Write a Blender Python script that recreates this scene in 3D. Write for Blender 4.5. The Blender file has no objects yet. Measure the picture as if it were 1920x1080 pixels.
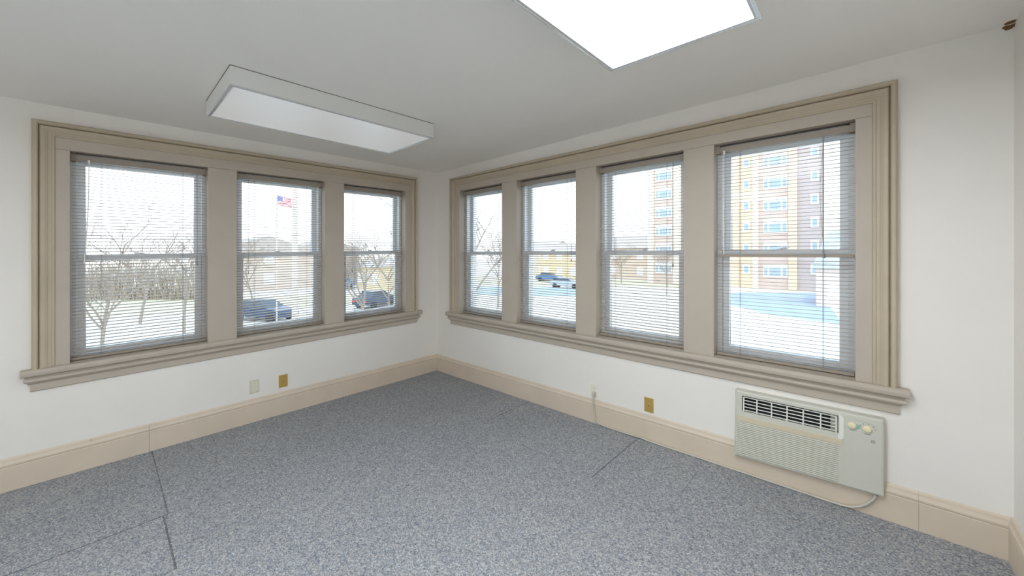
import bpy, bmesh, math, random
from mathutils import Vector, Matrix
random.seed(7)
C = bpy.context.scene.collection
SC = bpy.context.scene

# ------------------------------------------------------------------ camera
cam_d = bpy.data.cameras.new('camera')
cam_d.sensor_fit = 'HORIZONTAL'; cam_d.sensor_width = 36.0
cam_d.lens = 36.0 * 709.907 / 1920.0
cam_d.shift_y = -(540 - 472.329) / 1920.0
cam_d.clip_start = 0.02; cam_d.clip_end = 2000
cam = bpy.data.objects.new('camera', cam_d); C.objects.link(cam)
cam.location = (3.8876, -2.8357, 1.47)
cam.rotation_euler = (math.radians(90), 0, math.radians(42.7315))
SC.camera = cam

# ------------------------------------------------------------------ world, sun, exposure
SKY_STRENGTH = 1.6
SUN_STRENGTH = 0.6
EXPOSURE = 1.0
w = bpy.data.worlds.new('sky'); SC.world = w; w.use_nodes = True
nt = w.node_tree; nt.nodes.clear()
o_ = nt.nodes.new('ShaderNodeOutputWorld'); bg = nt.nodes.new('ShaderNodeBackground')
tc = nt.nodes.new('ShaderNodeTexCoord'); sx = nt.nodes.new('ShaderNodeSeparateXYZ'); rp = nt.nodes.new('ShaderNodeValToRGB')
nt.links.new(tc.outputs['Generated'], sx.inputs[0]); nt.links.new(sx.outputs['Z'], rp.inputs[0])
rp.color_ramp.elements[0].position = 0.0; rp.color_ramp.elements[0].color = (0.92, 0.96, 1.0, 1)
rp.color_ramp.elements[1].position = 0.7; rp.color_ramp.elements[1].color = (0.50, 0.74, 1.0, 1)
nt.links.new(rp.outputs[0], bg.inputs[0]); bg.inputs[1].default_value = SKY_STRENGTH
nt.links.new(bg.outputs[0], o_.inputs[0])
sd = bpy.data.lights.new('sun', 'SUN'); sd.energy = SUN_STRENGTH; sd.angle = 0.01; sd.color = (1.0, 0.93, 0.82)
so = bpy.data.objects.new('sun', sd); C.objects.link(so)
so.rotation_euler = Vector((-0.25, 0.55, -0.80)).to_track_quat('-Z', 'Y').to_euler()
SC.view_settings.view_transform = 'Standard'; SC.view_settings.look = 'None'
SC.view_settings.exposure = EXPOSURE; SC.view_settings.gamma = 1.0
SC.view_settings.use_curve_mapping = False
SC.cycles.max_bounces = 14; SC.cycles.diffuse_bounces = 8; SC.cycles.transparent_max_bounces = 24
SC.cycles.sample_clamp_indirect = 8.0
SC.cycles.use_denoising = True

# ------------------------------------------------------------------ materials
def lin(c):
    return tuple((v / 12.92 if v <= 0.04045 else ((v + 0.055) / 1.055) ** 2.4) for v in [x / 255 for x in c]) + (1,)
class N:
    """tiny node helper"""
    def __init__(s, name):
        s.m = bpy.data.materials.new(name); s.m.use_nodes = True; s.t = s.m.node_tree; s.t.nodes.clear()
        s.out = s.t.nodes.new('ShaderNodeOutputMaterial')
    def n(s, typ, **kw):
        x = s.t.nodes.new(typ)
        for k, v in kw.items(): setattr(x, k, v)
        return x
    def l(s, a, b): s.t.links.new(a, b)
    def math(s, op, a, b=None, c=None, clamp=False):
        x = s.n('ShaderNodeMath', operation=op, use_clamp=clamp)
        for i, v in enumerate((a, b, c)):
            if v is None: continue
            if isinstance(v, (int, float)): x.inputs[i].default_value = v
            else: s.l(v, x.inputs[i])
        return x.outputs[0]
    def mix(s, f, a, b, mode='MIX'):
        x = s.n('ShaderNodeMix', data_type='RGBA', blend_type=mode)
        for i, v in ((0, f), (6, a), (7, b)):
            if isinstance(v, (int, float)): x.inputs[i].default_value = v
            elif isinstance(v, tuple): x.inputs[i].default_value = v
            else: s.l(v, x.inputs[i])
        return x.outputs[2]
    def pos(s):
        return s.n('ShaderNodeNewGeometry').outputs['Position']
    def noise(s, scale, detail=3, rough=.55, vec=None):
        x = s.n('ShaderNodeTexNoise'); x.inputs['Scale'].default_value = scale
        x.inputs['Detail'].default_value = detail; x.inputs['Roughness'].default_value = rough
        s.l(vec if vec is not None else s.pos(), x.inputs['Vector']); return x.outputs['Fac']
    def bsdf(s, col, rough=.5, bump=None, bstr=.1, bdist=.002, metal=0, spec=.5):
        p = s.n('ShaderNodeBsdfPrincipled')
        if isinstance(col, tuple): p.inputs['Base Color'].default_value = col
        else: s.l(col, p.inputs['Base Color'])
        p.inputs['Roughness'].default_value = rough; p.inputs['Metallic'].default_value = metal
        p.inputs['Specular IOR Level'].default_value = spec
        if bump is not None:
            b = s.n('ShaderNodeBump'); b.inputs['Strength'].default_value = bstr; b.inputs['Distance'].default_value = bdist
            s.l(bump, b.inputs['Height']); s.l(b.outputs[0], p.inputs['Normal'])
        s.l(p.outputs[0], s.out.inputs[0]); return p

def paint(name, col, rough=.55, var=.06, scale=3.0, bump=.15, spots=None, spec=.4, corner=None):
    k = N(name); c2 = tuple(v * (1 - var) for v in col[:3]) + (1,)
    f = k.noise(scale, 4)
    c = k.mix(k.math('MULTIPLY_ADD', f, 2.2, -.6, clamp=True), col, c2)
    if spots:
        g = k.noise(spots[0], 5, .7)
        c = k.mix(k.math('MULTIPLY_ADD', g, spots[2], spots[3], clamp=True), c, spots[1])
    if corner:
        d = k.n('ShaderNodeVectorMath', operation='DISTANCE'); k.l(k.pos(), d.inputs[0]); d.inputs[1].default_value = corner
        g = k.math('ADD', d.outputs['Value'], k.math('MULTIPLY', k.noise(40, 3), .035))
        c = k.mix(k.math('LESS_THAN', g, .036), c, (.22, .11, .045, 1))
    k.bsdf(c, rough, k.noise(180, 3), bump, .0015, spec=spec); return k.m

WALL = paint('white_wall_paint', (.83, .79, .735, 1), .6, .04, 2.2, .2, corner=(4.385, -.01, 2.508))
CEIL = paint('ceiling_paint', (.91, .88, .835, 1), .8, .04, 1.2, .15, corner=(4.385, -.03, 2.515))
TRIM = paint('beige_trim_paint', (.49, .425, .35, 1), .42, .06, 6, .12)
MOULD = paint('yellowed_trim_paint', (.51, .425, .315, 1), .42, .10, 5, .12)
BASE = paint('cream_baseboard_paint', (.68, .575, .455, 1), .45, .08, 5, .12, spots=(14, (.45, .33, .22, 1), 9, -6.2))
VINYL = paint('white_window_vinyl', (.80, .81, .83, 1), .35, .02, 5, .03)
SLAT = paint('beige_blind_slat', (.48, .42, .36, 1), .4, .04, 9, .05)
RAIL = paint('taupe_blind_rail', (.34, .285, .23, 1), .45, .05, 9, .05)
DARKR = paint('dark_brown_bracket_and_shade', (.13, .09, .07, 1), .5, .05, 9, .05)
CORD = paint('grey_cord', (.25, .25, .25, 1), .7, .05, 9, .05)
WCORD = paint('white_plastic_wand', (.85, .83, .78, 1), .3, .02, 9, .02)
HOUS = paint('white_enamel_housing', (.74, .73, .70, 1), .45, .02, 4, .03)
ALU = N('aluminium_frame'); ALU.bsdf((.78, .80, .82, 1), .25, metal=.85); ALU = ALU.m
ACB = paint('putty_plastic', (.60, .585, .505, 1), .45, .04, 7, .1)
ACT = paint('tan_plastic_strip', (.63, .55, .40, 1), .5, .04, 7, .1)
ACW = paint('pale_louvre_plastic', (.80, .79, .72, 1), .45, .03, 7, .05)
BLACK = paint('black_cavity', (.012, .012, .014, 1), .7, .1, 9, .1)
KNOB = paint('cream_knob', (.80, .72, .50, 1), .35, .03, 9, .02)
GREEN = paint('green_mark', (.05, .50, .35, 1), .5, .02, 9, .02)
REDM = paint('red_mark', (.65, .15, .15, 1), .5, .02, 9, .02)
GREYM = paint('grey_print', (.20, .21, .20, 1), .5, .02, 9, .02)
IVORY = paint('ivory_plate', (.70, .66, .52, 1), .35, .03, 9, .02)
IVORY2 = paint('pale_ivory_receptacle', (.80, .76, .64, 1), .35, .03, 9, .02)
BRASS = N('brass_plate'); _f = BRASS.noise(60, 4)
BRASS.bsdf(BRASS.mix(_f, (.66, .45, .14, 1), (.55, .36, .10, 1)), .38, metal=.45); BRASS = BRASS.m
STEEL = N('screw_steel'); STEEL.bsdf((.6, .58, .52, 1), .35, metal=.9); STEEL = STEEL.m
ACCORD = paint('grey_beige_power_cord', (.56, .52, .44, 1), .5, .05, 20, .02)

def glass():
    k = N('window_glass'); tr = k.n('ShaderNodeBsdfTransparent'); tr.inputs[0].default_value = (.95, .965, .965, 1)
    gl = k.n('ShaderNodeBsdfGlossy'); gl.inputs['Roughness'].default_value = .02
    fr = k.n('ShaderNodeFresnel'); bf = k.n('ShaderNodeNewGeometry').outputs['Backfacing']
    k.l(k.math('MULTIPLY_ADD', bf, 1 / 1.45 - 1.45, 1.45), fr.inputs[0])
    mx = k.n('ShaderNodeMixShader'); k.l(k.math('MULTIPLY', fr.outputs[0], .3), mx.inputs[0]); k.l(tr.outputs[0], mx.inputs[1]); k.l(gl.outputs[0], mx.inputs[2])
    k.l(mx.outputs[0], k.out.inputs[0]); return k.m
GLASS = glass()

def diffuser(name, strength, tint=(.88, .94, 1.0, 1)):
    k = N(name)
    v = k.n('ShaderNodeTexVoronoi'); v.inputs['Scale'].default_value = 150; v.inputs['Randomness'].default_value = 0
    k.l(k.pos(), v.inputs['Vector'])
    p = k.bsdf(k.mix(v.outputs['Distance'], (.90, .91, .92, 1), (.78, .80, .82, 1)), .25, v.outputs['Distance'], .6, .002)
    p.inputs['Emission Color'].default_value = tint; p.inputs['Emission Strength'].default_value = strength
    return k.m
DIFF1 = diffuser('prismatic_diffuser_dim', .10, (1.0, .97, .92, 1))
DIFF2 = diffuser('prismatic_diffuser_lit', 7.0)

FILL_DIFF = diffuser('prismatic_diffuser_fill', 10.0)  # glow for the added fill fixture

def carpet():
    k = N('blue_grey_speckled_carpet'); P = k.pos()
    v = k.n('ShaderNodeTexVoronoi'); v.inputs['Scale'].default_value = 210; k.l(P, v.inputs['Vector'])
    v2 = k.n('ShaderNodeTexVoronoi'); v2.inputs['Scale'].default_value = 95; k.l(P, v2.inputs['Vector'])
    def ramp(src, stops):
        s_ = k.n('ShaderNodeSeparateColor'); k.l(src, s_.inputs[0])
        r = k.n('ShaderNodeValToRGB'); r.color_ramp.interpolation = 'LINEAR'
        e = r.color_ramp.elements
        while len(e) < len(stops): e.new(.5)
        for i, (p_, c_) in enumerate(stops): e[i].position = p_; e[i].color = c_ + (1,)
        k.l(s_.outputs[0], r.inputs[0]); return r.outputs[0]
    a = ramp(v.outputs['Color'], [(0, (.09, .095, .11)), (.3, (.225, .25, .28)), (.55, (.325, .345, .375)), (.75, (.49, .45, .40)), (1, (.66, .68, .71))])
    b = ramp(v2.outputs['Color'], [(0, (.20, .22, .25)), (.5, (.33, .345, .37)), (.8, (.46, .42, .38)), (1, (.50, .52, .54))])
    c = k.mix(.38, a, b)
    big = k.noise(1.6, 4); c = k.mix(k.math('MULTIPLY_ADD', big, 1.2, -.25, clamp=True), c, k.mix(1.0, c, (.86, .86, .88, 1), 'MULTIPLY'))
    # tile seams
    s_ = k.n('ShaderNodeSeparateXYZ'); k.l(P, s_.inputs[0]); X, Y = s_.outputs[0], s_.outputs[1]
    tot = None
    def seg(coord, c0, other, lo, hi, wd, amt):
        nonlocal tot
        d = k.math('ABSOLUTE', k.math('SUBTRACT', coord, c0))
        m = k.math('LESS_THAN', d, wd)
        m = k.math('MULTIPLY', m, k.math('GREATER_THAN', other, lo)); m = k.math('MULTIPLY', m, k.math('LESS_THAN', other, hi))
        m = k.math('MULTIPLY', m, amt * .62); tot = m if tot is None else k.math('MAXIMUM', tot, m)
    seg(Y, -2.585, X, .02, 1.04, .0035, .7); seg(Y, -2.605, X, 1.04, 1.57, .0045, .8)
    seg(X, .575, Y, -6, -2.585, .003, .45); seg(X, 1.04, Y, -6, -2.585, .0045, .85); seg(X, 1.57, Y, -6, -2.60, .004, .6)
    seg(X, 1.012, Y, -.74, -.25, .003, .5); seg(X, 1.521, Y, -.59, -.03, .0035, .75)
    seg(X, 2.62, Y, -.72, -.06, .004, .85); seg(X, 3.10, Y, -.70, -.2, .0035, .4)
    seg(Y, -.615, X, 1.0, 1.6, .003, .3); seg(Y, -.70, X, 1.9, 2.9, .003, .3); seg(Y, -.70, X, 3.0, 3.7, .003, .3)
    c = k.mix(tot, c, (.02, .024, .03, 1))
    # loose black specks
    vs = k.n('ShaderNodeTexVoronoi'); vs.inputs['Scale'].default_value = 2.6; k.l(P, vs.inputs['Vector'])
    c = k.mix(k.math('LESS_THAN', vs.outputs['Distance'], .012), c, (.015, .015, .015, 1))
    h = k.math('ADD', v.outputs['Distance'], k.math('MULTIPLY', tot, -1.5))
    k.bsdf(c, .95, h, .7, .004, spec=.15); return k.m
CARPET = carpet()

# ------------------------------------------------------------------ building helpers
def setp(o, **kw):
    for k_, v in kw.items(): o[k_] = v
    return o
LOC = {}
def link(name, me, mat, parent=None, origin=None, smooth=False):
    o = bpy.data.objects.new(name, me)
    mats = mat if isinstance(mat, (list, tuple)) else [mat]
    for m in mats: me.materials.append(m)
    if smooth:
        for p in me.polygons: p.use_smooth = True
    C.objects.link(o)
    org = Vector(origin) if origin is not None else Vector((0, 0, 0))
    base = LOC[parent.name] if parent else Vector((0, 0, 0))
    if origin is None and parent: org = base
    me.transform(Matrix.Translation(-org))
    o.location = org - base
    if parent: o.parent = parent
    LOC[o.name] = org
    return o
def empty(name, loc, **kw):
    o = bpy.data.objects.new(name, None); C.objects.link(o); o.location = loc; o.empty_display_size = .1
    LOC[o.name] = Vector(loc); return setp(o, **kw)
class MB:
    def __init__(s, f=None): s.bm = bmesh.new(); s.f = f or (lambda p: p)
    def verts(s, pts): return [s.bm.verts.new(s.f(p)) for p in pts]
    def face(s, vs, mi=0):
        try: f = s.bm.faces.new(vs); f.material_index = mi; return f
        except ValueError: return None
    def box(s, a, b, mi=0, seg=0):
        (x0, y0, z0), (x1, y1, z1) = a, b
        ns = max(1, seg)
        rows = []
        for i in range(ns + 1):
            x = x0 + (x1 - x0) * i / ns
            rows.append(s.verts([(x, y0, z0), (x, y1, z0), (x, y1, z1), (x, y0, z1)]))
        s.face(rows[0], mi); s.face(rows[-1][::-1], mi)
        for i in range(ns):
            for j in range(4): s.face([rows[i][j], rows[i][(j + 1) % 4], rows[i + 1][(j + 1) % 4], rows[i + 1][j]], mi)
        return s
    def sweep(s, rings, closed_prof=True, caps=True, closed_path=False, mi=0):
        R = [s.verts(r) for r in rings]; n = len(rings[0]); m = len(R)
        for i in range(m if closed_path else m - 1):
            A, B = R[i], R[(i + 1) % m]
            for j in range(n if closed_prof else n - 1):
                s.face([A[j], A[(j + 1) % n], B[(j + 1) % n], B[j]], mi)
        if caps and not closed_path: s.face(R[0][::-1], mi); s.face(R[-1], mi)
        return s
    def tube(s, pts, r, n=8, mi=0, flat=1.0):
        pts = [Vector(p) for p in pts]; rings = []
        up = Vector((0, 0, 1))
        for i, p in enumerate(pts):
            t = (pts[min(i + 1, len(pts) - 1)] - pts[max(i - 1, 0)]).normalized()
            a = t.cross(up); a = a if a.length > 1e-3 else t.cross(Vector((1, 0, 0)))
            a.normalize(); b = a.cross(t).normalized()
            rr = r[i] if isinstance(r, (list, tuple)) else r
            rings.append([tuple(p + a * rr * math.cos(2 * math.pi * k_ / n) + b * rr * flat * math.sin(2 * math.pi * k_ / n)) for k_ in range(n)])
        return s.sweep(rings, mi=mi)
    def disc(s, c, axis, r, h, n=24, mi=0, rx=1.0, taper=1.0):
        """cylinder from c along axis ('x','y','z' unit vector) with radius r"""
        c = Vector(c); ax = Vector(axis).normalized(); a = ax.orthogonal().normalized()
        if abs(ax.z) < .5: a = Vector((0, 0, 1))
        b = ax.cross(a)
        ring = lambda q, rr: [tuple(q + a * rr * math.cos(2 * math.pi * k_ / n) + b * rr * rx * math.sin(2 * math.pi * k_ / n)) for k_ in range(n)]
        return s.sweep([ring(c, r), ring(c + ax * h, r * taper)], mi=mi)
    def build(s, name, mat, parent=None, origin=None, smooth=False, bevel=0, bseg=2):
        bmesh.ops.remove_doubles(s.bm, verts=s.bm.verts, dist=1e-6)
        bmesh.ops.recalc_face_normals(s.bm, faces=s.bm.faces)
        me = bpy.data.meshes.new(name); s.bm.to_mesh(me); s.bm.free()
        o = link(name, me, mat, parent, origin, smooth)
        if bevel:
            m = o.modifiers.new('bevel', 'BEVEL'); m.width = bevel; m.segments = bseg; m.limit_method = 'ANGLE'; m.angle_limit = math.radians(40)
        return o

# the old room is slightly out of level: these maps carry nominal (u, d, z) wall coordinates
# (u along the wall from the corner, d outward through the wall, z up) into the world
def fl(x, y): return .0122 * x + .0029 * y
def ce(x, y): return 2.45 + .0149 * x + .0073 * y
def ML(p):
    u, d, z = p; return (-d, -u, z + u * (-.019 + (z - .7) * .0052))
def MR(p):
    u, d, z = p; return (u, d, z + u * (.002 + (z - .7) * .003))
ROOM_W, ROOM_D, TH = 4.40, 5.0, .24
OPL = [(.462, 1.167), (1.354, 2.066), (2.257, 2.982)]
OPR = [(.460, 1.147), (1.350, 2.049), (2.249, 2.955), (3.151, 3.862)]
ZBL, ZBR, ZT = .786, .757, 2.178

# ------------------------------------------------------------------ room shell
def quad_slab(fn, x0, x1, y0, y1, t, name, mat, n=1):
    b = MB(lambda p: (p[0], p[1], fn(p[0], p[1]) + p[2])); b.box((x0, y0, 0), (x1, y1, t)); o = b.build(name, mat)
    return setp(o, kind='structure')
quad_slab(fl, -.02, ROOM_W + .02, -ROOM_D, .02, -.12, 'floor', CARPET)
quad_slab(ce, -TH, ROOM_W + .2, -ROOM_D - .2, TH, .15, 'ceiling', CEIL)
def wall(name, M, ops, u0, u1, zb):
    b = MB(M); ztop = 2.62; zbot = -.6
    us = [u0] + [v for o in ops for v in o] + [u1]
    for i in range(len(us) - 1):
        if i % 2 == 0: b.box((us[i], 0, zbot), (us[i + 1], TH, ztop), seg=2)
        else:
            b.box((us[i], 0, zbot), (us[i + 1], TH, zb - .02), seg=2); b.box((us[i], 0, ZT + .012), (us[i + 1], TH, ztop), seg=2)
    return setp(b.build(name, WALL), kind='structure')
wall('wall_left', ML, OPL, 0, ROOM_D, ZBL)
wall('wall_back', MR, OPR, 0, ROOM_W + .2, ZBR)
def plain(name, a, b_): setp(MB().box(a, b_).build(name, WALL), kind='structure')
plain('wall_right', (ROOM_W, -ROOM_D, -.2), (ROOM_W + .2, 0, 2.7))
# unseen wall behind the camera; its two bare windows are added as fill light
FILL_OP = [(2.28, 3.20), (3.28, 4.20)]
def wall_front():
    b = MB(); ya, yb = -ROOM_D - .2, -ROOM_D; us = [-TH] + [v for o in FILL_OP for v in o] + [ROOM_W + .2]
    for i in range(len(us) - 1):
        if i % 2 == 0: b.box((us[i], ya, -.2), (us[i + 1], yb, 2.7))
        else: b.box((us[i], ya, -.2), (us[i + 1], yb, .45)); b.box((us[i], ya, 2.32), (us[i + 1], yb, 2.7))
    setp(b.build('wall_front', WALL), kind='structure')
wall_front()

# baseboards: board with a moulded cap
BPROF = [(0, 0), (.019, 0), (.019, .146), (.0165, .149), (.0165, .152), (.021, .156), (.021, .166), (.017, .172), (.013, .182), (.011, .193), (.006, .200), (0, .201)]
def baseboard(name, kind, segs):
    b = MB()
    for (u0, u1) in segs:
        rings = []
        for i in range(5):
            u = u0 + (u1 - u0) * i / 4
            r = []
            for (h, z) in BPROF:
                if kind == 'L': r.append((h, -u, z + fl(h, -u)))
                elif kind == 'B': r.append((u, -h, z * .97 + fl(u, -h)))
                elif kind == 'R': r.append((ROOM_W - h, -u, z + fl(ROOM_W, -u)))
                else: r.append((u, -ROOM_D + h, z + fl(u, -ROOM_D)))
            rings.append(r)
        b.sweep(rings)
    return setp(b.build(name, BASE), kind='structure')
baseboard('baseboard_left', 'L', [(0.0, 2.5985), (2.6, ROOM_D)])
baseboard('baseboard_back', 'B', [(0.0, 4.0998), (4.1006, ROOM_W)])
baseboard('baseboard_right', 'R', [(0.0, ROOM_D)])
baseboard('baseboard_front', 'F', [(0.0, ROOM_W)])

# ------------------------------------------------------------------ window casings (trim)
CP = [(0, 0), (0, .027), (.004, .031), (.012, .031), (.015, .026), (.028, .027), (.032, .031), (.044, .038), (.058, .040), (.064, .034),
      (.0665, .026), (.069, .044), (.074, .050), (.086, .050), (.092, .043), (.096, .030), (.096, 0)]
def casing(idx, M, ops, zb, uin0, uin1, ztop_in, base):
    root = empty('trim_%d' % idx, base, kind='structure')
    T = .024
    b = MB(M)
    zt = ZT
    # flat boards: head, end stiles, mullions (each opening reveal is lined too)
    b.box((uin0, -T, zt), (uin1, 0.0, ztop_in), seg=6)
    edges = [uin0] + [v for o in ops for v in o] + [uin1]
    for i in range(0, len(edges), 2): b.box((edges[i], -T, zb - .01), (edges[i + 1], 0.0, zt - .0012))
    b.build('flat_board', TRIM, root, bevel=.0015)
    j = MB(M)
    for (a, c) in ops:
        j.box((a - .004, -T + .001, zb - .005), (a + .0005, .20, zt)); j.box((c - .0005, -T + .001, zb - .005), (c + .004, .20, zt))
        j.box((a, -T + .001, zt - .0008), (c, .20, zt + .010)); j.box((a, 0.0, zb - .018), (c, .20, zb - .001))
    j.build('jamb_lining', TRIM, root)
    # moulding: mitred along left stile, head, right stile
    m = MB(M); rings = []
    for k_ in range(4):
        r = []
        for (t, h) in CP:
            if k_ == 0: q = (uin0 - t, -h, zb - .006)
            elif k_ == 1: q = (uin0 - t, -h, ztop_in + t)
            elif k_ == 2: q = (uin1 + t, -h, ztop_in + t)
            else: q = (uin1 + t, -h, zb - .006)
            r.append(q)
        rings.append(r)
    m.sweep(rings, caps=True); m.build('moulding', MOULD, root)
    # stool and apron
    s0, s1 = uin0 - .096 - .058, uin1 + .096 + .042
    st = MB(M); sp = [(0, zb - .002), (-.052, zb - .003), (-.058, zb - .008), (-.060, zb - .022), (-.058, zb - .038), (-.052, zb - .044), (0, zb - .044)]
    st.sweep([[(s0 + (s1 - s0) * i / 6, d, z) for d, z in sp] for i in range(7)])
    for (a, c) in ops: st.box((a, -.002, zb - .03), (c, .115, zb - .002))
    st.build('stool', TRIM, root)
    ap = MB(M); a0 = zb - .044
    pr = [(0, a0), (-.036, a0), (-.040, a0 - .006), (-.038, a0 - .012), (-.034, a0 - .015), (-.042, a0 - .020), (-.044, a0 - .030), (-.040, a0 - .038), (-.028, a0 - .045), (-.022, a0 - .052), (-.016, a0 - .056), (-.016, a0 - .096), (-.012, a0 - .100), (0, a0 - .100)]
    e0, e1 = uin0 - .096 - .012, uin1 + .096 + .006
    def ring(u, sgn):
        return [(u + sgn * (min(0, d + .016)) * .9, d, z) for d, z in pr]
    rr = [ring(e0, 1)] + [[(e0 + (e1 - e0) * i / 6, d, z) for d, z in pr] for i in range(1, 6)] + [ring(e1, -1)]
    ap.sweep(rr); ap.build('apron', TRIM, root)
casing(1, ML, OPL, ZBL, .408, 3.044, 2.252, (0, -1.7, .6))
casing(2, MR, OPR, ZBR, .391, 3.930, 2.244, (2.2, 0, .6))

# ------------------------------------------------------------------ windows (double-hung)
wn = 0
def window(M, a, c, zb):
    global wn; wn += 1
    base = M(((a + c) / 2, .1, zb)); root = empty('window_%d' % wn, base, kind='structure')
    f = MB(M); F = .028; d0, d1 = .068, .185; zt = ZT
    f.box((a, d0, zb), (a + F, d1, zt)); f.box((c - F, d0, zb), (c, d1, zt)); f.box((a + F, d0, zt - F), (c - F, d1, zt)); f.box((a + F, d0, zb), (c - F, d1, zb + .022))
    # parting strip between the tracks
    f.box((a + F, .122, zb + .022), (a + F + .008, .128, zt - F)); f.box((c - F - .008, .122, zb + .022), (c - F, .128, zt - F))
    f.build('window_frame', VINYL, root, bevel=.002)
    def sash(nm, z0, z1, da, db, st, top, bot):
        s_ = MB(M); x0, x1 = a + F + .001, c - F - .001
        s_.box((x0, da, z0), (x0 + st, db, z1)); s_.box((x1 - st, da, z0), (x1, db, z1))
        s_.box((x0 + st, da, z1 - top), (x1 - st, db, z1)); s_.box((x0 + st, da, z0), (x1 - st, db, z0 + bot))
        so_ = s_.build(nm, VINYL, root, bevel=.003)
        g = MB(M); dm = (da + db) / 2
        g.box((x0 + st - .004, dm - .002, z0 + bot - .004), (x1 - st + .004, dm + .002, z1 - top + .004))
        g.build('pane', GLASS, so_)
        return so_
    zm = 1.452 + (.02 if M is ML else 0)
    lo = sash('lower_sash', zb + .023, zm + .018, .088, .120, .038, .036, .042)
    sash('upper_sash', zm - .018, zt - F - .001, .130, .162, .038, .040, .036)
    k_ = MB(M); uc = (a + c) / 2 + .01; z = zm + .018
    k_.box((uc - .028, .094, z), (uc + .028, .112, z + .006)); k_.box((uc - .010, .092, z + .006), (uc + .022, .106, z + .013)); k_.box((uc + .004, .084, z + .008), (uc + .040, .094, z + .014))
    k_.build('sash_lock', VINYL, lo, bevel=.001)
    return root
for (a, c) in OPL: window(ML, a, c, ZBL)
for (a, c) in OPR: window(MR, a, c, ZBR)
for (a, c) in FILL_OP:  # unseen windows added to bring more light into the room
    wn += 1; root = empty('window_%d' % wn, ((a + c) / 2, -ROOM_D - .1, .45), kind='structure')
    f = MB(); y0, y1 = -ROOM_D - .15, -ROOM_D - .05; f.box((a, y0, .45), (a + .04, y1, 2.32)); f.box((c - .04, y0, .45), (c, y1, 2.32)); f.box((a + .04, y0, .45), (c - .04, y1, .5)); f.box((a + .04, y0, 2.28), (c - .04, y1, 2.32)); f.box((a + .04, y0, 1.40), (c - .04, y1, 1.44))
    fo = f.build('window_frame', VINYL, root)
    g = MB(); g.box((a + .035, -ROOM_D - .103, .495), (c - .035, -ROOM_D - .097, 2.285)); g.build('pane', GLASS, fo)

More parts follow.
